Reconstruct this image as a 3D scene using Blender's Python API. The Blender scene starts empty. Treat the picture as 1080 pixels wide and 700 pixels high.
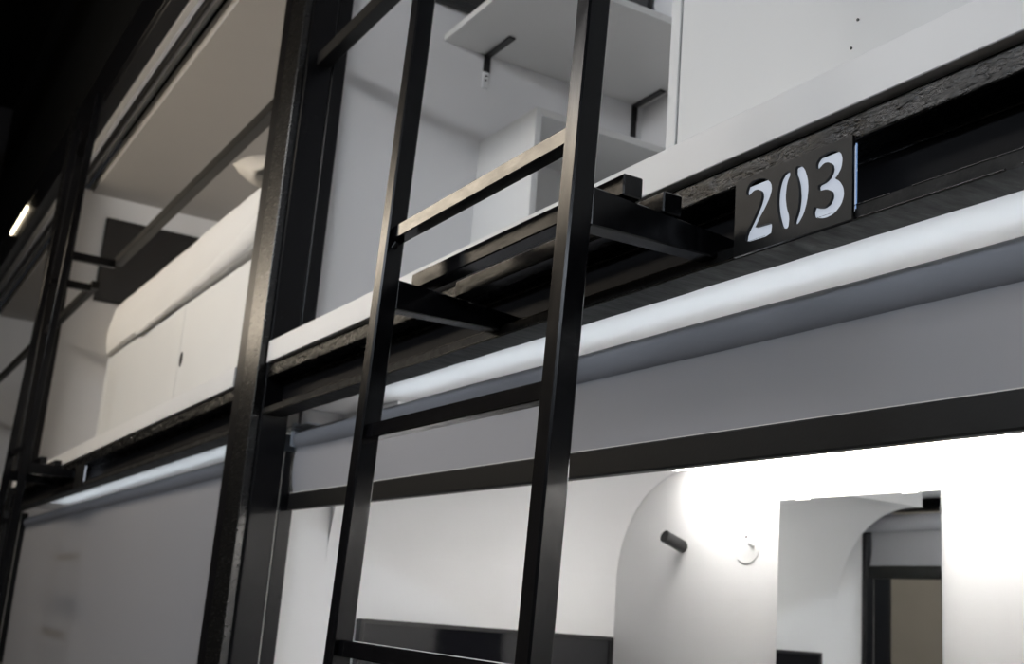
import bpy, bmesh, math, random
from mathutils import Matrix, Vector, noise

random.seed(7)
scene = bpy.context.scene
COL = scene.collection

# ------------------------------------------------------------------ units
# Coordinates are written in "facade units" measured from the camera: x along the
# facade (right positive), y into the facade (its front face is y = 1), z above eye level.
S, EYE = 0.85, 1.50                        # metres per unit, eye height in metres
def W(p): return Vector((p[0] * S, p[1] * S, p[2] * S + EYE))

# ------------------------------------------------------------------ camera
F_PX = 1239.69
RX = (0.50397183, -0.16548329, -0.8477191)     # world x, y, z seen in image axes (right, down, forward)
RY = (0.86024613, 0.18410875, 0.47547931)
RZ = (0.07738863, -0.96887525, 0.23514198)
right = Vector((RX[0], RY[0], RZ[0])); down = Vector((RX[1], RY[1], RZ[1])); fwd = Vector((RX[2], RY[2], RZ[2]))
cam = bpy.data.objects.new('camera', bpy.data.cameras.new('camera'))
COL.objects.link(cam)
rot = Matrix((right, -down, -fwd)).transposed().to_4x4()
cam.matrix_world = Matrix.Translation((0, 0, EYE)) @ rot
cam.data.sensor_width = 36.0
cam.data.lens = F_PX / 1080 * 36.0
cam.data.clip_start = 0.02
cam.data.dof.use_dof = True
cam.data.dof.focus_distance = 1.35
cam.data.dof.aperture_fstop = 9.0
scene.camera = cam

def on_y(px, py, y):                       # pixel -> point on the plane at depth y
    d = (px - 540, py - 350, F_PX)
    v = [sum(a * b for a, b in zip(r, d)) for r in (RX, RY, RZ)]
    k = y / v[1]
    return (v[0] * k, y, v[2] * k)

# ------------------------------------------------------------------ world, exposure
world = bpy.data.worlds.new('world'); scene.world = world
world.use_nodes = True
world.node_tree.nodes['Background'].inputs['Color'].default_value = (0.5, 0.55, 0.65, 1)
world.node_tree.nodes['Background'].inputs['Strength'].default_value = 0.02
vs = scene.view_settings
vs.view_transform = 'Standard'; vs.look = 'None'; vs.gamma = 1.0; vs.use_curve_mapping = False
vs.exposure = 0.12

# lamp strengths (W/m2/sr-like emission values of the fixtures built further down)
E_WINDOW = 16.0      # clerestory window strip across the hall
E_AISLE = 7.6        # warm hanging tube lamps in the aisle
E_LOWER = 50.0       # LED profile in the lit lower cabin
E_LOWER_FAR = 5.0    # LED profile in the far lower cabin
E_UPPER = 0.5
E_TAPE = 4.5          # LED tape behind the blind heads

# ------------------------------------------------------------------ materials
def mat(name, color, rough=0.5, metal=0.0, bump=0.0, bscale=40.0, stretch=(1, 1, 1), var=0.0, spec=0.5, rvar=0.0, coat=0.0):
    m = bpy.data.materials.new(name); m.use_nodes = True
    nt = m.node_tree; b = nt.nodes['Principled BSDF']
    b.inputs['Base Color'].default_value = (*color, 1)
    b.inputs['Roughness'].default_value = rough
    b.inputs['Metallic'].default_value = metal
    b.inputs['Specular IOR Level'].default_value = spec
    b.inputs['Coat Weight'].default_value = coat
    tc = nt.nodes.new('ShaderNodeTexCoord'); mp = nt.nodes.new('ShaderNodeMapping')
    mp.inputs['Scale'].default_value = stretch
    nt.links.new(tc.outputs['Object'], mp.inputs['Vector'])
    n = nt.nodes.new('ShaderNodeTexNoise'); n.inputs['Scale'].default_value = bscale
    n.inputs['Detail'].default_value = 5.0; n.inputs['Roughness'].default_value = 0.6
    nt.links.new(mp.outputs['Vector'], n.inputs['Vector'])
    if bump:
        bp = nt.nodes.new('ShaderNodeBump'); bp.inputs['Strength'].default_value = bump
        bp.inputs['Distance'].default_value = 0.006 if bump >= 1 else 0.002
        nt.links.new(n.outputs['Fac'], bp.inputs['Height']); nt.links.new(bp.outputs['Normal'], b.inputs['Normal'])
    n2 = nt.nodes.new('ShaderNodeTexNoise'); n2.inputs['Scale'].default_value = 3.0; n2.inputs['Detail'].default_value = 3.0
    nt.links.new(tc.outputs['Object'], n2.inputs['Vector'])
    if var:
        mx = nt.nodes.new('ShaderNodeMix'); mx.data_type = 'RGBA'
        mx.inputs[6].default_value = (*[c * (1 - var) for c in color], 1)
        mx.inputs[7].default_value = (*[min(1, c * (1 + var)) for c in color], 1)
        nt.links.new(n2.outputs['Fac'], mx.inputs[0]); nt.links.new(mx.outputs[2], b.inputs['Base Color'])
    if rvar:
        mr = nt.nodes.new('ShaderNodeMapRange')
        mr.inputs['From Min'].default_value = 0.3; mr.inputs['From Max'].default_value = 0.7
        mr.inputs['To Min'].default_value = max(0.03, rough - rvar); mr.inputs['To Max'].default_value = min(1, rough + rvar)
        nt.links.new(n.outputs['Fac'], mr.inputs['Value']); nt.links.new(mr.outputs['Result'], b.inputs['Roughness'])
    return m

def glow(name, color, strength):
    m = bpy.data.materials.new(name); m.use_nodes = True
    b = m.node_tree.nodes['Principled BSDF']
    b.inputs['Base Color'].default_value = (0.8, 0.8, 0.8, 1)
    b.inputs['Emission Color'].default_value = (*color, 1)
    b.inputs['Emission Strength'].default_value = strength
    n = m.node_tree.nodes.new('ShaderNodeTexNoise'); n.inputs['Scale'].default_value = 30
    mr = m.node_tree.nodes.new('ShaderNodeMapRange')
    mr.inputs['To Min'].default_value = 0.45; mr.inputs['To Max'].default_value = 0.55
    m.node_tree.links.new(n.outputs['Fac'], mr.inputs['Value'])
    m.node_tree.links.new(mr.outputs['Result'], b.inputs['Roughness'])
    return m

M = {}
M['ladder'] = mat('black_ladder_paint', (0.004, 0.004, 0.005), 0.19, bump=0.05, bscale=90, stretch=(1, 1, .2), rvar=0.03, spec=0.25)
M['rung'] = mat('black_rung_paint', (0.004, 0.004, 0.005), 0.15, bump=0.05, bscale=90, stretch=(.3, 1, 1), rvar=0.04, spec=0.3)
M['column'] = mat('black_column_paint', (0.004, 0.004, 0.005), 0.3, bump=0.12, bscale=60, stretch=(1.5, 1.5, .3), rvar=0.03, spec=0.25)
M['column_plate'] = mat('brushed_black_plate_paint', (0.006, 0.006, 0.006), 0.26, bump=0.03, bscale=70, stretch=(.4, 1, 2), rvar=0.03, spec=0.7)
M['beam'] = mat('rough_black_beam_paint', (0.005, 0.005, 0.005), 0.28, bump=1.0, bscale=45, stretch=(.4, 1, 1), rvar=0.10, spec=0.3)
M['beam_under'] = mat('matt_black_angle_paint', (0.006, 0.006, 0.006), 0.62, bump=0.6, bscale=60, stretch=(1, .3, 1), rvar=0.1, spec=0.25)
M['bead'] = mat('glossy_black_bead', (0.004, 0.004, 0.004), 0.12, bump=0.6, bscale=60, rvar=0.05, spec=0.7)
M['web'] = mat('matt_black_web', (0.002, 0.002, 0.003), 0.6, bump=0.3, bscale=30, spec=0.12)
M['bar'] = mat('black_bar_powder_coat', (0.009, 0.009, 0.009), 0.42, bump=0.08, bscale=200, spec=0.22)
M['white'] = mat('white_laminate', (0.74, 0.74, 0.73), 0.42, bump=0.04, bscale=30, var=0.03)
M['fascia'] = mat('white_ledge_laminate', (0.80, 0.79, 0.78), 0.38, bump=0.06, bscale=25, var=0.05)
M['wall'] = mat('white_wall_paint', (0.82, 0.82, 0.83), 0.75, bump=0.12, bscale=70, var=0.02)
M['grey_ceiling'] = mat('pale_grey_ceiling', (0.48, 0.47, 0.46), 0.8, bump=0.1, bscale=60, var=0.03)
M['hall'] = mat('hall_plaster', (0.52, 0.51, 0.48), 0.9, bump=0.2, bscale=30, var=0.1)
M['hall_dark'] = mat('dark_hall_paint', (0.03, 0.03, 0.035), 0.9, bump=0.2, bscale=30, var=0.1)
M['black'] = mat('black_ceiling_paint', (0.004, 0.004, 0.004), 0.85, bump=0.3, bscale=15, var=0.2, spec=0.1)
M['floor'] = mat('grey_floor_vinyl', (0.08, 0.075, 0.07), 0.5, bump=0.1, bscale=20, var=0.15)
M['roll'] = mat('grey_blind_fabric_roll', (0.29, 0.295, 0.32), 0.7, bump=0.1, bscale=150)
M['sheet'] = mat('white_cotton', (0.78, 0.76, 0.73), 0.9, bump=0.3, bscale=25, var=0.03)
M['screen'] = mat('glossy_black_screen', (0.006, 0.006, 0.008), 0.07, bump=0.0, rvar=0.02, spec=1.0)
M['bezel'] = mat('black_plastic', (0.012, 0.012, 0.013), 0.35, bump=0.05, bscale=200)
M['mirror'] = mat('mirror_silver', (0.90, 0.92, 0.92), 0.02, metal=1.0)
M['clip'] = mat('clear_plastic_clip', (0.85, 0.86, 0.87), 0.2)
M['bracket'] = mat('pale_plastic_bracket', (0.55, 0.60, 0.68), 0.3)
M['steel'] = mat('galvanised_steel', (0.6, 0.6, 0.6), 0.35, metal=0.9, bump=0.1)
M['light_leak_and_seam'] = mat('pale_leak_and_seam', (0.7, 0.68, 0.64), 0.6)  # painted slit light on the columns, plain seam on the blind bars
M['led_lower'] = glow('led_diffuser_neutral', (1.0, 0.965, 0.91), E_LOWER)
M['tape'] = glow('led_tape_cool', (0.84, 0.93, 1.0), E_TAPE)
M['led_far'] = glow('led_diffuser_far', (1.0, 0.97, 0.93), E_LOWER_FAR)
M['led_upper'] = glow('led_diffuser_cool', (0.60, 0.76, 1.0), E_UPPER)
M['tube'] = glow('warm_tube', (1.0, 0.86, 0.68), E_AISLE)
M['tube_fill'] = glow('neutral_fill_tube', (1.0, 0.97, 0.95), E_AISLE * 1.3)  # nearest tube is an added fill for the ledge and bed panel
M['pane'] = glow('frosted_window_pane', (0.82, 0.90, 1.0), E_WINDOW)
M['sign'] = glow('backlit_acrylic', (0.80, 0.87, 1.0), 0.44)
M['sign'].node_tree.nodes['Principled BSDF'].inputs['Base Color'].default_value = (0.15, 0.17, 0.2, 1)
M['sign_edge'] = glow('blue_acrylic_edge', (0.25, 0.5, 1.0), 0.35)
M['glint'] = glow('warm_led_dot', (1.0, 0.85, 0.6), 6.0)

def fabric_material():                     # woven blind cloth: a little light passes through it
    m = bpy.data.materials.new('grey_blind_fabric'); m.use_nodes = True
    nt = m.node_tree; b = nt.nodes['Principled BSDF']
    b.inputs['Base Color'].default_value = (0.29, 0.295, 0.32, 1); b.inputs['Roughness'].default_value = 0.6
    t = nt.nodes.new('ShaderNodeBsdfTranslucent'); t.inputs['Color'].default_value = (0.30, 0.28, 0.26, 1)
    mx = nt.nodes.new('ShaderNodeMixShader'); mx.inputs[0].default_value = 0.12
    out = nt.nodes['Material Output']
    n = nt.nodes.new('ShaderNodeTexNoise'); n.inputs['Scale'].default_value = 260
    bp = nt.nodes.new('ShaderNodeBump'); bp.inputs['Strength'].default_value = 0.08
    nt.links.new(n.outputs['Fac'], bp.inputs['Height']); nt.links.new(bp.outputs['Normal'], b.inputs['Normal'])
    nt.links.new(b.outputs['BSDF'], mx.inputs[1]); nt.links.new(t.outputs['BSDF'], mx.inputs[2])
    nt.links.new(mx.outputs['Shader'], out.inputs['Surface'])
    return m
M['fabric'] = fabric_material()

# ------------------------------------------------------------------ mesh helpers (facade units)
BEND = [None]                               # optional deformation of unit points (settled far bay)
def new_bm(): return bmesh.new()
def box(bm, x0, x1, y0, y1, z0, z1, bev=0.0015, seg=1):
    t = bmesh.new()
    v = [t.verts.new((x, y, z)) for x in (x0, x1) for y in (y0, y1) for z in (z0, z1)]
    for f in ((0, 1, 3, 2), (4, 6, 7, 5), (0, 4, 5, 1), (2, 3, 7, 6), (0, 2, 6, 4), (1, 5, 7, 3)):
        t.faces.new([v[i] for i in f])
    if bev: bmesh.ops.bevel(t, geom=t.edges[:], offset=bev, segments=seg, affect='EDGES', profile=0.5)
    merge(bm, t)
def merge(bm, t):
    m = {}
    for v in t.verts: m[v] = bm.verts.new(v.co)
    for f in t.faces:
        g = bm.faces.new([m[v] for v in f.verts]); g.smooth = f.smooth
    t.free()
def hexa(bm, pts, bev=0.0015):              # 8 points: bottom loop of four, then top loop of four
    t = bmesh.new(); v = [t.verts.new(p) for p in pts]
    for f in ((0, 3, 2, 1), (4, 5, 6, 7), (0, 1, 5, 4), (1, 2, 6, 5), (2, 3, 7, 6), (3, 0, 4, 7)):
        t.faces.new([v[i] for i in f])
    if bev: bmesh.ops.bevel(t, geom=t.edges[:], offset=bev, segments=1, affect='EDGES')
    merge(bm, t)
def tube(bm, a, b, r, n=20, r2=None, smooth=True):
    a, b = Vector(a), Vector(b); d = (b - a).normalized()
    u = d.orthogonal().normalized(); w = d.cross(u); r2 = r if r2 is None else r2
    A = [bm.verts.new(a + r * (math.cos(t) * u + math.sin(t) * w)) for t in [2 * math.pi * i / n for i in range(n)]]
    B = [bm.verts.new(b + r2 * (math.cos(t) * u + math.sin(t) * w)) for t in [2 * math.pi * i / n for i in range(n)]]
    for i in range(n):
        f = bm.faces.new((A[i], A[(i + 1) % n], B[(i + 1) % n], B[i])); f.smooth = smooth
    bm.faces.new([bm.verts.new(v.co) for v in A[::-1]]); bm.faces.new([bm.verts.new(v.co) for v in B])
def grid(bm, fn, nu, nv, smooth=True):
    V = [[bm.verts.new(fn(i / nu, j / nv)) for j in range(nv + 1)] for i in range(nu + 1)]
    for i in range(nu):
        for j in range(nv):
            f = bm.faces.new((V[i][j], V[i + 1][j], V[i + 1][j + 1], V[i][j + 1])); f.smooth = smooth
    return V

def obj(name, bm, m, parent=None):
    if BEND[0]:
        for v in bm.verts: v.co = BEND[0](v.co)
    bmesh.ops.recalc_face_normals(bm, faces=bm.faces[:])
    org = parent.location.copy() if parent else None
    if parent and parent.parent: org = org + parent.parent.location
    pts = [W(v.co) for v in bm.verts]
    if org is None:                         # top-level mesh: its origin sits at its base
        lo = [min(p[i] for p in pts) for i in range(3)]; hi = [max(p[i] for p in pts) for i in range(3)]
        org = Vector(((lo[0] + hi[0]) / 2, (lo[1] + hi[1]) / 2, lo[2])); loc = org
    else: loc = Vector((0, 0, 0))
    for v, p in zip(bm.verts, pts): v.co = p - org
    me = bpy.data.meshes.new(name); bm.to_mesh(me); bm.free()
    me.materials.append(M[m])
    o = bpy.data.objects.new(name, me); COL.objects.link(o)
    o.location = loc
    if parent: o.parent = parent
    return o
def tag(o, label, cat=None, group=None, kind=None):
    o['label'] = label
    if cat: o['category'] = cat
    if group: o['group'] = group
    if kind: o['kind'] = kind
    return o
def thing(name, label, cat, p, group=None):
    o = bpy.data.objects.new(name, None); COL.objects.link(o); o.empty_display_size = 0.05
    p = BEND[0](Vector(p)) if BEND[0] else p
    o.location = W(p)
    return tag(o, label, cat, group)
def bx(name, m, parent, *dims, **k):
    bm = new_bm(); box(bm, *dims, **k); return obj(name, bm, m, parent)
def struct(name, m, *dims, label=None, **k):
    bm = new_bm(); box(bm, *dims, **k); o = obj(name, bm, m); o['kind'] = 'structure'
    if label: o['label'] = label
    return o
def copy_tree(o, delta, parent=None):
    c = o.copy(); COL.objects.link(c)
    if parent: c.parent = parent
    else: c.location = o.location + delta
    for ch in list(o.children): copy_tree(ch, delta, c)
    return c

# ------------------------------------------------------------------ key dimensions
FLOOR = -EYE / S
KE = 3.185 / 3.42
XE, XR = -3.42 * KE, 1.50                        # end walls of the near cabins
XE2, XE3 = -8.32, -13.2                     # end walls of the far cabins
YB = 2.412 * KE                                  # back wall of the cabins
ZU = 2.66                                   # ceiling of the upper cabins
ZL = 0.530                                  # ceiling of the lower cabins
PITCH = 4.90
def settle(v):                              # the far bay's deck has settled a little
    return Vector((v.x, v.y, v.z - 0.030 + 0.0135 * (v.x + 3.4)))

# ------------------------------------------------------------------ the hall
struct('floor', 'floor', -14, 14, -4.9, 2.6, FLOOR - .1, FLOOR, bev=0, label='grey vinyl floor of the hall')
struct('ceiling', 'black', -14, 14, -4.9, 2.6, 5.2, 5.3, bev=0, label='black painted hall ceiling')
for a in ((-14, -5, FLOOR, 5.2), (5, 14, FLOOR, 5.2), (-5, 5, FLOOR, 2.35), (-5, 5, 2.75, 5.2)):
    struct('wall_front', 'hall', a[0], a[1], -4.9, -4.7, a[2], a[3], bev=0, label='beige plaster hall wall facing the cabins')
struct('wall_right', 'hall_dark', 13.9, 14, -4.7, 1.1, FLOOR, 5.2, bev=0, label='dark painted side wall of the hall')
struct('wall_left', 'hall_dark', -14, -13.9, -4.7, 1.1, FLOOR, 5.2, bev=0, label='dark painted far side wall of the hall')
struct('wall_upper', 'black', -14, 1.7, 1.02, 1.10, 3.16, 5.2, bev=0, label='black wall above the top steel beam')
struct('wall_facade', 'hall_dark', 1.7, 14, 1.02, 1.12, FLOOR, 5.2, bev=0, label='plain wall continuing beside the cabins')
win = struct('window_1', 'pane', -5, 5, -4.82, -4.78, 2.35, 2.75, bev=0, label='long clerestory window strip of frosted panes')
for i in range(6):
    x = -5 + 2 * i
    bx('mullion', 'bezel', win, x - .02, x + .02, -4.78, -4.73, 2.35, 2.75)

# ------------------------------------------------------------------ cabin shells
struct('wall_back', 'wall', XE3, XR, YB, YB + .06, FLOOR, ZU + .3, bev=0, label='white painted back wall of the cabins')
for i, (x, d) in enumerate(((XE, 'near and middle'), (XE2, 'middle and far'), (XE3, 'far and farthest'))):
    struct('wall_partition', 'wall', x - .03, x, 1.124, YB, FLOOR, ZU + .02, bev=0, label='white partition wall between the %s cabins' % d)
struct('wall_partition', 'wall', XR, XR + .03, 1.1, YB, FLOOR, ZU + .02, bev=0, label='white partition wall at the near end of the cabins')
for a, b in ((XE, XR), (XE2, XE - .03), (XE3, XE2 - .03)):
    struct('ceiling_upper', 'grey_ceiling', a, b, 1.215, YB, ZU, ZU + .10, bev=0, label='pale grey ceiling panel of an upper cabin')
    struct('floor_lower', 'white', a, b, 1.06, YB, FLOOR + .02, FLOOR + .2, bev=0, label='white base of a lower cabin')
    struct('ceiling_front', 'white', a, b, 1.085, 1.215, 2.805, 2.86, bev=0, label='white soffit strip above a rolled up blind')

def deck(x0, x1, which, joint=None):
    struct('ceiling_lower', 'wall', x0, x1, 1.075, YB, ZL, .64, bev=0, label='white deck panel over the %s lower cabin' % which)
    ends = [x0, joint, x1] if joint else [x0, x1]
    for i in range(len(ends) - 1):
        a, b = ends[i], ends[i + 1]
        dz = .0 if i == 0 else -.002
        dy = .0 if i == 0 else -.004
        bm = new_bm(); box(bm, a + (.001 if i else 0), b, .994 + dy, 1.30, .641 + dz, .703 + dz, bev=.0012)
        o = obj('trim_ledge', bm, 'fascia'); o['kind'] = 'structure'
        o['label'] = 'white laminate ledge along the %s upper cabin' % which
deck(-3.165, XR, 'near', joint=-2.50)

# end wall of the lit lower cabin curves over into its ceiling
R0, CX, CZ = 0.3626 * KE, -3.056 * KE, 0.145 * KE
CL = -3.005 * KE
bm = new_bm()
prof = [(XE + .002, CZ - .02)] + [(CX + R0 * math.cos(t), CZ + R0 * math.sin(t)) for t in [math.pi - math.pi / 2 * i / 20 for i in range(21)]] + [(CL, CZ + R0)]
n = len(prof)
A = [bm.verts.new((x, 1.245, z)) for x, z in prof]; B = [bm.verts.new((x, YB - .002, z)) for x, z in prof]
o1 = bm.verts.new((CL, 1.245, ZL - .002)); o2 = bm.verts.new((CL, YB - .002, ZL - .002))
q1 = bm.verts.new((XE + .002, 1.245, ZL - .002)); q2 = bm.verts.new((XE + .002, YB - .002, ZL - .002))
for i in range(n - 1):
    f = bm.faces.new((A[i], A[i + 1], B[i + 1], B[i])); f.smooth = 0 < i < n - 2
for lp in ((A[-1], o1, o2, B[-1]), (o1, q1, q2, o2), (q1, A[0], B[0], q2)): bm.faces.new([bm.verts.new(v.co) for v in lp])
for lp in (A + [o1, q1], B[::-1] + [q2, o2]): bm.faces.new([bm.verts.new(v.co) for v in lp])
tag(obj('trim_cove', bm, 'wall'), 'white cove rounding the end wall into the ceiling', kind='structure')

# ------------------------------------------------------------------ steel columns
def column(dx, label):
    t = thing('steel_column', label, 'column', (-3.32 + dx, 1.04, FLOOR), 'black steel columns between the cabins')
    top = 3.16
    bx('front_plate', 'column_plate', t, -3.315 + dx, -3.1785 + dx, .975, .9985, FLOOR, top)
    bx('post', 'column', t, -3.47 + dx, -3.36 + dx, .999, 1.078, FLOOR, top, bev=.003, seg=2)
    bx('post', 'column', t, -3.275 + dx, -3.165 + dx, .999, 1.078, FLOOR, top, bev=.004, seg=2)
    bx('web_plate', 'web', t, -3.36 + dx, -3.275 + dx, .9986, 1.05, FLOOR, top, bev=0)
    for a, b in ((-3.47, -3.40), (-3.255, -3.165)):
        bx('inner_frame', 'column', t, a + dx, b + dx, 1.081, 1.122, .705, top, bev=.002); bx('guide_post', 'column', t, a + dx, b + dx, 1.081, 1.122, FLOOR, .402, bev=.002)
    bx('light_leak_and_seam', 'light_leak_and_seam', t, -3.25 + dx, -3.168 + dx, 1.0782, 1.0806, FLOOR, .40, bev=0)  # pale strip painted in place of light leaking through the slit
    return t
column(0, 'thick black steel column between the numbered cabin and the warm-lit cabin')
column(-PITCH, 'distant black steel column behind the far ladder')

# ------------------------------------------------------------------ beams
def deck_beam(x0, x1, label):
    t = thing('deck_beam', label, 'beam', ((x0 + x1) / 2, 1.03, .493), 'black steel beams carrying the upper cabins')
    bx('top_rail', 'beam', t, x0, x1, 1.0, 1.05, .598, .631, bev=.003, seg=2)
    bx('spacer', 'web', t, x0, x1, 1.012, 1.05, .631, .6405, bev=0)
    bx('web_plate', 'web', t, x0, x1, 1.052, 1.062, .502, .6405, bev=0)
    bx('web_seam', 'beam', t, x0, x1, 1.046, 1.052, .588, .592, bev=.001)
    bm = new_bm()                              # bottom angle iron with a slightly worn lip
    nseg = int((x1 - x0) / .05)
    rng = random.Random(3)
    rows = []
    for i in range(nseg + 1):
        x = x0 + (x1 - x0) * i / nseg; w = rng.uniform(-.0012, .0012)
        rows.append([bm.verts.new(p) for p in ((x, 1.0 + w * .5, .513 + w), (x, 1.0 + w * .5, .493), (x, 1.058 + w, .493), (x, 1.058 + w, .502), (x, 1.012, .502), (x, 1.012, .513 + w))])
    for i in range(nseg):
        for j in range(6):
            bm.faces.new((rows[i][j], rows[i][(j + 1) % 6], rows[i + 1][(j + 1) % 6], rows[i + 1][j]))
    bm.faces.new(rows[0][::-1]); bm.faces.new(rows[-1])
    obj('bottom_angle', bm, 'beam_under', t)
    for z, r in ((.4955, .0016), (.5125, .0011)):          # glossy rods added along the lip edges to catch a glint, with gaps
        bm = new_bm(); x = x0 + .004
        while x < x1 - .05:
            e = min(x1, x + rng.uniform(.08, .6)); tube(bm, (x, 1.0, z), (e, 1.0, z + rng.uniform(-.0006, .0006)), r, 8); x = e + rng.uniform(.0, .05)
        obj('glint_bead', bm, 'bead', t)
    return t
deck_beam(-3.165, XR, 'rough black steel beam carrying the numbered cabin above')
def top_beam(x0, x1, label):
    t = thing('top_beam', label, 'beam', ((x0 + x1) / 2, 1.04, 2.81), 'black steel beams above the upper cabins')
    bx('rail', 'column', t, x0, x1, 1.0, 1.085, 2.86, 3.16, bev=.003)
    bx('lip', 'column', t, x0, x1, 1.0, 1.085, 2.81, 2.855, bev=.003)
    return t
top_beam(-3.165, XR, 'black steel top beam over the numbered cabin')
top_beam(-3.47 - 4.595, -3.47, 'black steel top beam over the warm-lit upper cabin')
top_beam(XE3, -3.47 - PITCH, 'black steel top beam over the farthest upper cabin')

BEND[0] = settle
deck(-8.064, -3.471, 'middle'); deck(XE3, -8.371, 'far')
deck_beam(-8.06, -3.47, 'black steel beam under the warm-lit upper cabin')
deck_beam(XE3, -8.37, 'black steel beam beyond the far ladder')
BEND[0] = None

# ------------------------------------------------------------------ roller blinds
def roller_blind(x0, x1, yc, zc, r, zbot, label, wav=.002, xf=None):
    t = thing('roller_blind', label, 'blind', ((x0 + x1) / 2, yc, zc - r), 'grey roller blinds')
    bm = new_bm(); nx = 60
    def f(u, v):
        a = 2 * math.pi * v; rr = r * (1 + .02 * math.sin(u * 37))
        return (x0 + (x1 - x0) * u, yc + rr * math.sin(a), zc + rr * math.cos(a))
    grid(bm, f, nx, 28)
    bmesh.ops.remove_doubles(bm, verts=bm.verts[:], dist=1e-5)
    obj('roll', bm, 'roll', t)
    yf = yc - .015; xr = x0; x0 = max(x0, xf) if xf else x0
    bm = new_bm()
    def g(u, v):
        z = zbot + (zc - zbot) * v
        e = math.exp(-u * (x1 - x0) / .12)
        return (x0 + .01 + (x1 - x0 - .02) * u, yf + wav * math.sin(u * 23 + 3 * v) * (1 - v) - .012 * e * v * (1 - v) * 4, z)
    grid(bm, g, 80, 16)
    obj('fabric', bm, 'fabric', t)
    bx('bottom_bar', 'bar', t, x0 + .008, x1 - .008, yf - .012, yf + .010, zbot - .041, zbot + .005, bev=.003)
    bx('bar_seam', 'light_leak_and_seam', t, x0 + .008, x1 - .008, yf - .009, yf - .005, zbot + .005, zbot + .0065, bev=0)
    for xe in (xr - .012, x1 + .002):
        b = new_bm(); box(b, xe, xe + .010, yc - r * 1.15, yc + r * 1.3, zc - r * .6, zc + r * 1.55, bev=.002)
        tube(b, (xe - .002, yc, zc), (xe + .012, yc, zc), r * .5)
        obj('end_bracket', b, 'bracket', t)
    return t
rb = roller_blind(XE + .018, XR - .02, 1.13, .438, .0305, .2815, 'grey roller blind half lowered over the brightly lit lower cabin', xf=-3.165)
b = new_bm(); box(b, -3.26, -3.06, 1.095, 1.150, .4715, .476, bev=.001)
obj('mounting_plate', b, 'bracket', rb)
BEND[0] = settle
roller_blind(XE2 + .02, XE - .05, 1.13, .438, .0305, -.43, 'grey roller blind fully lowered over the dark middle lower cabin', wav=.005)
roller_blind(XE3 + .02, XE2 - .05, 1.13, .438, .0305, -.43, 'grey roller blind lowered over the farthest lower cabin')
BEND[0] = None
for a, b, d in ((XE2, XE - .03, 'warm-lit'), (XE3, XE2 - .03, 'farthest'), (XE, XR, 'numbered')):
    roller_blind(a + .02, b - .02, 1.13, 2.746, .0325, 2.715, 'grey roller blind rolled up above the %s upper cabin' % d)

# ------------------------------------------------------------------ ladders
TILT = 0.0258
def ly(z): return .757 + TILT * (z - .55)
RW = .0345
def ladder():
    t = thing('steel_ladder', 'nearest black steel ladder with a two-bar step beside the 203 sign', 'ladder', (-1.54, ly(FLOOR), FLOOR), 'black steel ladders')
    ztop = 2.45
    for x1 in (-1.825, -1.22):
        x0 = x1 - RW
        bm = new_bm()
        hexa(bm, [(x0, ly(FLOOR), FLOOR), (x1, ly(FLOOR), FLOOR), (x1, ly(FLOOR) + RW, FLOOR), (x0, ly(FLOOR) + RW, FLOOR),
                  (x0, ly(ztop), ztop), (x1, ly(ztop), ztop), (x1, ly(ztop) + RW, ztop), (x0, ly(ztop) + RW, ztop)], bev=.003)
        obj('rail', bm, 'ladder', t)
        bm = new_bm()                          # arm back to the beam, falling slightly
        ya, yb = ly(.52) + RW - .002, 1.052
        hexa(bm, [(x0, ya, .502), (x1, ya, .502), (x1, yb, .489 + .016), (x0, yb, .489 + .016),
                  (x0, ya, .556), (x1, ya, .556), (x1, yb, .536), (x0, yb, .536)], bev=.002)
        obj('support_arm', bm, 'ladder', t)
        bx('guard_arm', 'ladder', t, x0, x1, ly(1.58) + RW - .002, 1.03, 1.563, 1.603, bev=.002)
    k = -6
    z = .626 + .354 * k
    while z < .7:
        y = ly(z) + .011
        w = random.uniform(-.0012, .0012)
        bx('rung', 'rung', t, -1.827, -1.253, y, y + .0245, z + w, z + .0255 + w, bev=.0018)
        z += .354
    for (y0, z0, xe) in ((.835, .5555, -1.873), (.902, .5475, -1.83)):
        bx('step_bar', 'rung', t, xe, -1.218, y0, y0 + .032, z0, z0 + .0305, bev=.002)
    for x in (-1.825,):
        for z in (.60, .265, -.09):
            b = new_bm()
            tube(b, (x - .001, ly(z) + .016, z + .012), (x + .006, ly(z) + .017, z + .021), .006, 10, .003)
            obj('weld', b, 'rung', t)
    return t
lad = ladder()
lad2 = copy_tree(lad, W((-4.72, 0, -.02)) - W((0, 0, 0)))
lad2['label'] = 'distant black steel ladder at the left edge below the warm glint'

def guard_rail(x0, x1, label):
    tag(bx('guard_rail', 'bar', None, x0, x1, 1.028, 1.069, 1.563, 1.604, bev=.002), label, 'guard rail', 'black guard rails across the upper cabins')
guard_rail(-3.165, -1.825, 'black guard rail from the thick column up behind the near ladder')
guard_rail(-1.255, XR, 'black guard rail on the near side of the 203 cabin')
guard_rail(-1.255 - 4.72, -3.47, 'black guard rail crossing in front of the warm-lit bed')
guard_rail(-8.06, -1.825 - 4.72, 'short black guard rail left of the far ladder')
guard_rail(XE3, -8.37, 'black guard rail of the farthest cabin')

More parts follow.
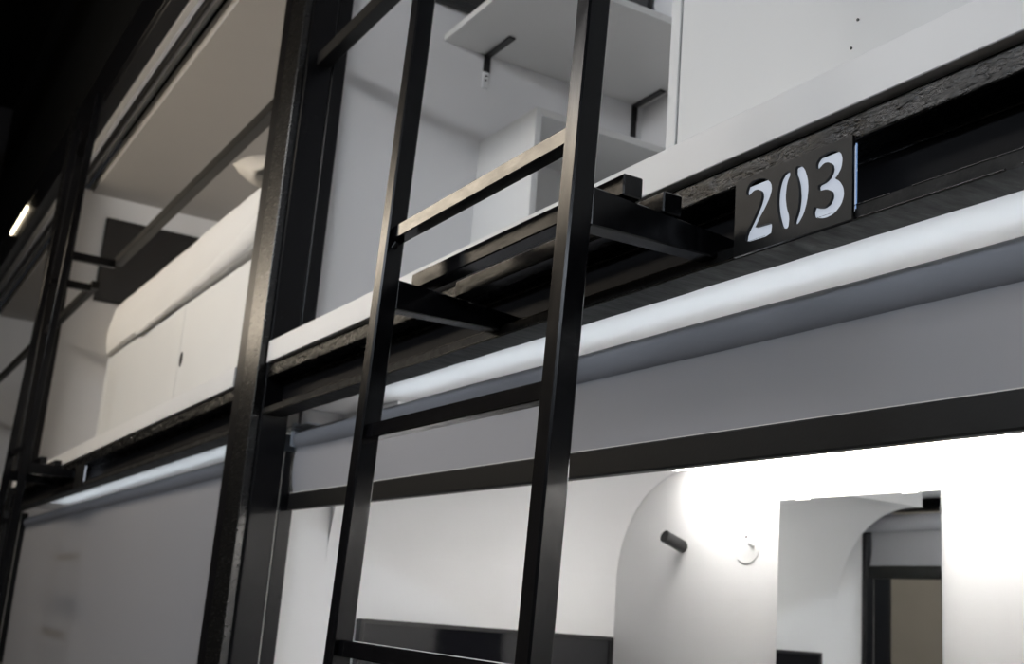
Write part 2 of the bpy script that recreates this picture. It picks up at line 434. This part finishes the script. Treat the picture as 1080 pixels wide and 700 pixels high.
# ------------------------------------------------------------------ number sign
def zoom_pts(s): return [on_y(775 + x / 5, 140 + y / 5, 1.0) for x, y in s]
digits = [
 [(80, 318), (90, 285), (112, 263), (145, 250), (185, 252), (208, 275), (211, 305), (200, 345), (175, 400), (145, 455), (126, 497), (124, 508), (205, 484), (212, 490), (208, 540), (72, 582), (80, 540), (118, 462), (148, 395), (163, 345), (160, 312), (142, 299), (118, 306), (96, 330), (86, 338)],
 [(306, 208), (280, 222), (260, 258), (248, 310), (244, 370), (249, 430), (264, 490), (272, 505), (298, 508), (303, 450), (289, 405), (283, 350), (288, 290), (298, 250), (308, 230)],
 [(340, 188), (362, 180), (385, 200), (400, 250), (404, 300), (396, 370), (378, 435), (352, 482), (336, 486), (334, 472), (352, 420), (362, 350), (358, 280), (348, 240), (340, 222)],
 [(448, 170), (466, 140), (505, 112), (545, 102), (576, 115), (584, 145), (578, 190), (556, 232), (542, 250), (568, 264), (588, 295), (592, 335), (578, 382), (542, 428), (495, 452), (450, 450), (434, 444), (432, 422), (440, 398), (452, 408), (485, 406), (515, 385), (534, 345), (530, 310), (505, 298), (460, 310), (458, 286), (495, 268), (522, 238), (536, 200), (532, 170), (515, 156), (488, 162), (462, 192), (452, 198)],
]
PX0, PX1, PZ0, PZ1 = -1.179, -.9655, .4935, .602
def fatten(p, d):                          # widen a cut-out by d on every side
    n = len(p); area = sum(p[i][0] * p[(i + 1) % n][1] - p[(i + 1) % n][0] * p[i][1] for i in range(n))
    sg = 1 if area > 0 else -1; q = []
    for i in range(n):
        tx, tz = p[(i + 1) % n][0] - p[i - 1][0], p[(i + 1) % n][1] - p[i - 1][1]
        L = math.hypot(tx, tz); q.append((p[i][0] + sg * d * tz / L, p[i][1] - sg * d * tx / L))
    return q
def smooth2(p):
    q = []
    for i in range(len(p)):
        a, b = p[i], p[(i + 1) % len(p)]
        q += [(a[0] * .8 + b[0] * .2, a[1] * .8 + b[1] * .2), (a[0] * .2 + b[0] * .8, a[1] * .2 + b[1] * .8)]
    return q
sign = thing('number_sign', 'black stencil plate reading 203 with backlit white digits', 'sign', ((PX0 + PX1) / 2, .994, PZ0))
cu = bpy.data.curves.new('plate_outline', 'CURVE'); cu.dimensions = '2D'; cu.fill_mode = 'BOTH'
PT = .0045
cu.extrude = PT / 2 * S
loops = [[(PX0, PZ0), (PX1, PZ0), (PX1, PZ1), (PX0, PZ1)]]
for d in digits: loops.append(smooth2(fatten([(p[0], p[2]) for p in zoom_pts(d)], .0011)))
for lp in loops:
    sp = cu.splines.new('POLY'); sp.points.add(len(lp) - 1); sp.use_cyclic_u = True
    for q, (x, z) in zip(sp.points, lp): q.co = ((x - (PX0 + PX1) / 2) * S, (z - PZ0) * S, 0, 1)
co = bpy.data.objects.new('plate_outline', cu); COL.objects.link(co)
me = bpy.data.meshes.new_from_object(co.evaluated_get(bpy.context.evaluated_depsgraph_get()))
bpy.data.objects.remove(co); bpy.data.curves.remove(cu)
me.name = 'stencil_plate'
me.transform(Matrix(((1, 0, 0, 0), (0, 0, -1, PT / 2 * S), (0, 1, 0, 0), (0, 0, 0, 1))))
me.materials.clear(); me.materials.append(M['bar'])
pl = bpy.data.objects.new('stencil_plate', me); COL.objects.link(pl); pl.parent = sign
tag(bx('backlight_panel', 'sign', sign, PX0 + .004, PX1 - .0005, .994 + PT + .0005, .994 + PT + .0045, PZ0 + .011, PZ1 - .012, bev=.001), 'white backlit acrylic panel behind the digits')
bx('light_edge', 'sign_edge', sign, PX1 + .0006, PX1 + .0016, .994 + PT + .0005, .994 + PT + .0026, PZ0 + .014, PZ1 - .010, bev=0)

sign2 = thing('number_sign', 'small dark sign plate on the beam beside the far ladder', 'sign', (-5.79, .994, .45))
bx('plate', 'bar', sign2, -5.90, -5.685, .994, 1.0, .432, .537)
bx('backlight_panel', 'sign', sign2, -5.895, -5.684, 1.0005, 1.005, .446, .525)
# ------------------------------------------------------------------ near upper cabin furniture
SZ = 1.924 * KE
t = thing('wall_shelf', 'white shelf board on two black brackets high on the end wall', 'shelf', (XE, 1.98 * KE, SZ))
bx('board', 'white', t, XE, -2.834 * KE, 1.554 * KE, YB - .005, SZ, SZ + .022)
for y in (1.728 * KE, 2.372 * KE):
    b = new_bm(); box(b, XE + .002, -3.24 * KE, y - .012, y + .012, SZ - .007, SZ - .0005, bev=.001)
    box(b, XE + .0005, XE + .007, y - .012, y + .012, SZ - .060, SZ - .0005, bev=.001)
    k = obj('bracket', b, 'bezel', t)
    bx('bracket_leg', 'clip' if y < 2 else 'bezel', k, XE + .0005, XE + .006, y - .011, y + .011, SZ - .118, SZ - .060)
    for z in (SZ - .09, SZ - .075):
        b = new_bm(); tube(b, (XE + .006, y, z), (XE + .008, y, z), .004, 10); obj('screw', b, 'bezel', k)
def television(x, y0, y1, z0, z1, label, dep=.04):
    t = thing('television', label, 'television', (x, (y0 + y1) / 2, z0), 'wall televisions')
    bx('housing', 'bezel', t, x + .001, x + dep * .8, y0, y1, z0, z1, bev=.004, seg=2)
    bx('screen', 'screen', t, x + dep * .8, x + dep * .83, y0 + .012, y1 - .012, z0 + .018, z1 - .012, bev=0)
    bm = new_bm()
    for a in ((y0, y1, z1 - .012, z1), (y0, y1, z0, z0 + .018), (y0, y0 + .012, z0 + .018, z1 - .012), (y1 - .012, y1, z0 + .018, z1 - .012)):
        box(bm, x + dep * .8, x + dep, a[0], a[1], a[2], a[3], bev=.001)
    obj('bezel', bm, 'bezel', t)
    bx('mount', 'bezel', t, x, x + .004, (y0 + y1) / 2 - .1, (y0 + y1) / 2 + .1, z0 + .1, z1 - .1)
    return t
television(XE, 1.49 * KE, 2.40 * KE, 2.055 * KE, 2.50 * KE, 'black television above the white wall shelf')
television(XE, 1.455 * KE, 2.385 * KE, -.585, -.036, 'glossy black television low on the lit lower cabin end wall')
television(XE2, 1.33, 2.10, 1.90, 2.50, 'black television on the end wall behind the warm-lit bed', dep=.03)

CF, CY0, CY1, CT = -3.035 * KE, 1.727 * KE, 2.400 * KE, 1.593 * KE
t = thing('open_cabinet', 'white open-fronted cabinet against the end wall below the shelf', 'cabinet', ((XE + CF) / 2, (CY0 + CY1) / 2, .703))
bx('side_panel', 'white', t, XE, CF, CY0, CY0 + .022, .705, CT)
bx('side_panel', 'white', t, XE, CF, CY1 - .022, CY1, .705, CT)
bx('top_panel', 'white', t, XE, CF, CY0 + .022, CY1 - .022, CT - .022, CT)
bx('shelf_panel', 'white', t, XE + .01, CF - .02, CY0 + .022, CY1 - .022, 1.08, 1.102)
bx('bottom_panel', 'white', t, XE, CF, CY0 + .022, CY1 - .022, .705, .73)
bx('back_panel', 'white', t, XE, XE + .012, CY0 + .022, CY1 - .022, .73, CT - .022)

def bed_base(x0, x1, seams, latches, z0, label, screws=()):
    t = thing('bed_cabinet', label, 'bed', ((x0 + x1) / 2, 1.7, z0), 'white bed bases with storage')
    z1 = 1.16
    bx('end_panel', 'white', t, x0, x0 + .027, 1.136, YB - .02, z0, z1)
    xs = [x0 + .028] + list(seams) + [x1]
    for i in range(len(xs) - 1):
        d = bx('door', 'white', t, xs[i] + (.004 if i else .001), xs[i + 1] - .004, 1.139, 1.160, z0 + .002, z1 - .002, bev=.001)
        for (lx, lz) in latches:
            if xs[i] < lx < xs[i + 1]:
                b = new_bm()
                grid(b, lambda u, v: (lx + .024 * v * math.cos(2 * math.pi * u), 1.1385, lz + .032 * v * math.sin(2 * math.pi * u)), 20, 2)
                bmesh.ops.remove_doubles(b, verts=b.verts[:], dist=1e-5)
                tag(obj('finger_hole', b, 'web', d), 'small black oval finger hole')
        for (sx, sz, sr) in screws:
            if xs[i] < sx < xs[i + 1]:
                b = new_bm(); tube(b, (sx, 1.1392, sz), (sx, 1.1375, sz), sr, 10); obj('screw', b, 'bezel', d)
    bx('top_panel', 'white', t, x0 + .028, x1, 1.161, YB - .02, z1 - .025, z1)
    return t
sc = [on_y(905, 21, 1.139), on_y(898, 51, 1.139), on_y(951, 42, 1.139)]
bed_base(-1.538, XR - .02, [.2], [], .704, 'white bed base panel above the 203 sign', [(p[0], p[2], .0022) for p in sc])
bed_base(-6.32, -3.50, [-4.81], [(-4.765, .915)], .66, 'white bed base with a finger-hole door under the wrinkled mattress')

# mattress with a draped white sheet
bm = new_bm()
X0, X1, Y0, Y1, Z0, Z1 = -6.35, -3.52, 1.118, YB - .06, 1.165, 1.462
def mat_pt(u, v):
    # v runs: front hem -> up the front -> round the shoulder -> over the top to the back
    x = X0 + (X1 - X0) * u
    rr = .09
    if v < .45:
        s = v / .45; y, z = Y0, Z0 + (Z1 - rr - Z0) * s
        y += -.012 * math.sin(math.pi * s)
    elif v < .7:
        a = (v - .45) / .25 * math.pi / 2; y, z = Y0 + rr * (1 - math.cos(a)), Z1 - rr + rr * math.sin(a)
    else:
        y, z = Y0 + rr + (Y1 - Y0 - rr) * (v - .7) / .3, Z1
    e = min(1, (x - X0) / .10); k = math.sqrt(max(0, 1 - (1 - e) ** 2))
    z = Z0 + (z - Z0) * (.62 + .38 * k); y = y + (1 - k) * .05
    nn = noise.noise(Vector((x * 2.2, y * 3, z * 3)))
    nf = noise.noise(Vector((x * 6 + 4, y * 3, z * 9)))
    amp = .010 if v < .7 else .016
    hem = -.02 * math.exp(-((v) / .08) ** 2) * (0.6 + nn)
    y += amp * nn * .8 + .004 * nf + hem * .4
    z += amp * nn * .6
    if v < .15: z += .018 * noise.noise(Vector((x * 1.6, 0, 3))) * (1 - v / .15) + .012 * (x - X0) / 2.8 * (1 - v / .15)
    return (x, y, z)
V = grid(bm, mat_pt, 120, 40)
nb = [bm.verts.new((v.co.x, Y1, Z0)) for v in [V[i][40] for i in range(121)]]
for i in range(120):
    bm.faces.new((V[i][40], V[i + 1][40], nb[i + 1], nb[i]))
    bm.faces.new((nb[i], nb[i + 1], V[i + 1][0], V[i][0]))
bm.faces.new([V[0][j] for j in range(41)] + [nb[0]]); bm.faces.new([V[120][j] for j in range(41)] + [nb[120]])
mt = thing('mattress', 'thick white mattress in a wrinkled sheet on the warm-lit bed', 'mattress', ((X0 + X1) / 2, 1.7, Z0))
obj('sheet_cover', bm, 'sheet', mt)
bm = new_bm()                                # gathered fold of the sheet along the front
def fold(u, v):
    x = -5.6 + 2.0 * u; a = 2 * math.pi * v
    rr = .012 + .035 * u ** 2 * (1 + .4 * noise.noise(Vector((x * 5, 0, 0))))
    zc = 1.168 + .075 * u ** 1.6 + .012 * noise.noise(Vector((x * 3, 1, 0)))
    return (x, 1.118 + .8 * rr * math.cos(a), zc + rr * math.sin(a) * (1 + .5 * u) + .006 * noise.noise(Vector((x * 14, a, 0))))
grid(bm, fold, 60, 14)
bmesh.ops.remove_doubles(bm, verts=bm.verts[:], dist=1e-5)
obj('sheet_fold', bm, 'sheet', mt)

bm = new_bm()                                # pillow propped up at the near end
def pil(u, v):
    a, b = 2 * u - 1, 2 * v - 1
    th = .075 * max(0, (1 - a ** 4)) ** .6 * max(0, (1 - b ** 4)) ** .6
    return a, b, th
c = Vector((-4.33, 1.42, 1.645)); ex = Vector((.30, .0, -.115)); ey = Vector((.0, .24, .02)); en = Vector((.18, -.08, 1)).normalized()
for sgn in (1, -1):
    grid(bm, lambda u, v: c + ex * pil(u, v)[0] * (1 - .06 * pil(u, v)[1] ** 2) + ey * pil(u, v)[1] * (1 - .06 * pil(u, v)[0] ** 2) + en * (sgn * pil(u, v)[2] + .012 * noise.noise(Vector((u * 4, v * 4, sgn)))*pil(u,v)[2]*12), 24, 24)
bmesh.ops.remove_doubles(bm, verts=bm.verts[:], dist=1e-4)
tag(obj('pillow', bm, 'sheet'), 'crumpled white pillow corner above the warm-lit mattress beside the column', 'pillow')

# ------------------------------------------------------------------ lit lower cabin fittings
mx0, mx1, mz = -2.605 * KE, -2.024 * KE, .394 * KE
t = thing('wall_mirror', 'frameless rectangular mirror on the lit lower back wall', 'mirror', ((mx0 + mx1) / 2, YB, -.75))
bx('glass', 'mirror', t, mx0, mx1, YB - .010, YB - .001, -.75, mz, bev=.001)
for x in (mx0 + .09, mx1 - .09):
    bx('clip', 'clip', t, x - .025, x + .025, YB - .014, YB, mz - .006, mz + .007, bev=.002)
px, pz = -3.056 * KE, .262 * KE
t = thing('wall_peg', 'short black cylindrical coat peg on the white back wall', 'peg', (px, YB, pz))
b = new_bm(); tube(b, (px, YB, pz), (px + .002, YB - .075, pz + .026), .019, 28); obj('dowel', b, 'bezel', t)
b = new_bm(); tube(b, (px + .002, YB - .0745, pz + .0258), (px + .002, YB - .0765, pz + .0265), .0175, 28); obj('end_face', b, 'bar', t)
hx, hz = -2.752 * KE, .27 * KE
t = thing('wall_hook', 'small white round hook plate left of the mirror', 'hook', (hx, YB, hz))
b = new_bm(); tube(b, (hx, YB, hz), (hx, YB - .0025, hz), .057, 40, .055); obj('plate', b, 'wall', t)
b = new_bm(); tube(b, (hx + .026, YB - .002, hz - .002), (hx + .026, YB - .020, hz + .004), .009, 16, .007); tube(b, (hx + .026, YB - .018, hz + .003), (hx + .026, YB - .021, hz + .022), .007, 16, .005)
obj('hook', b, 'wall', t)
b = new_bm(); tube(b, (hx + .026, YB - .0195, hz + .016), (hx + .026, YB - .0285, hz + .016), .003, 10); obj('screw', b, 'bezel', t)
b = new_bm(); tube(b, (hx - .02, YB - .002, hz + .004), (hx - .02, YB - .007, hz + .004), .008, 16, .006); obj('knob', b, 'wall', t)

def led_tape(x0, x1, label):
    b = new_bm(); tube(b, (x0, 1.200, .468), (x1, 1.200, .468), .007, 12)
    t = thing('led_tape', label, 'lamp', ((x0 + x1) / 2, 1.21, .46), 'LED tapes behind the blind heads')
    obj('diffuser', b, 'tape', t)
    bx('holder', 'white', t, x0, x1, 1.205, 1.215, .458, .478, bev=0)
led_tape(-2.75, XR - .1, 'cool LED tape hidden behind the half-lowered blind')
BEND[0] = settle
led_tape(-7.4, -3.7, 'cool LED tape hidden behind the fully lowered blind')
BEND[0] = None
def led_lamp(x0, x1, y, z, m, label):
    t = thing('led_lamp', label, 'lamp', ((x0 + x1) / 2, y, z), 'LED profile lamps under the cabin ceilings')
    bx('housing', 'white', t, x0, x1, y - .022, y + .022, z - .012, z, bev=.001)
    bx('diffuser', m, t, x0 + .004, x1 - .004, y - .018, y + .018, z - .026, z - .012, bev=.004, seg=2)
    return t
led_lamp(-3.0 * KE, XR - .04, YB - .10, .487, 'led_lower', 'bright LED profile lamp over the mirror in the lower cabin')
led_lamp(-7.6, -3.6, 1.75, ZL - .11, 'led_far', 'LED profile lamp behind the lowered blind')
led_lamp(-2.6, .9, 1.9, ZU, 'led_upper', 'cool LED profile lamp on the 203 cabin ceiling')

# ------------------------------------------------------------------ aisle lamps, duct, far lamp
for i, x in enumerate((-1.72, -3.48, -5.24, -7.1)):
    t = thing('hanging_lamp', 'tube lamp hanging in the aisle, %s from the near end' % ('added as fill, first', 'second', 'third', 'fourth')[i], 'lamp', (x - .85, -.75, 1.9), 'warm aisle tube lamps')
    b = new_bm(); tube(b, (x - 1.7, -.75, 1.96), (x, -.75, 1.96), .15, 28); obj('tube', b, 'tube' if i else 'tube_fill', t)
    bx('housing', 'bezel', t, x - 1.72, x + .02, -.80, -.70, 2.115, 2.155)
    for xx in (x - 1.5, x - .2):
        b = new_bm(); tube(b, (xx, -.75, 2.155), (xx, -.75, 5.2), .006, 8); obj('rod', b, 'bezel', t)
t = thing('air_duct', 'long black air duct under the dark hall ceiling', 'duct', (-7, .1, 3.9))
b = new_bm(); tube(b, (-13.5, .1, 4.1), (6, .1, 4.1), .22, 28); obj('pipe', b, 'column', t)
for x in (-12, -10, -8, -6, -4, -2, 0):
    b = new_bm(); tube(b, (x, .1, 4.1), (x + .06, .1, 4.1), .228, 28); obj('collar', b, 'bar', t)
    b = new_bm(); tube(b, (x, .1, 4.3), (x, .1, 5.2), .008, 8); obj('hanger_rod', b, 'bezel', t)
t = thing('spot_lamp', 'small glowing warm lamp on the farthest top beam', 'lamp', (-10.4, .99, 3.0))
bx('diffuser', 'glint', t, -11.1, -10.2, .985, .998, 2.985, 3.02, bev=.003)
bx('housing', 'bezel', t, -11.15, -9.75, .988, 1.0, 3.02, 3.04, bev=.001)
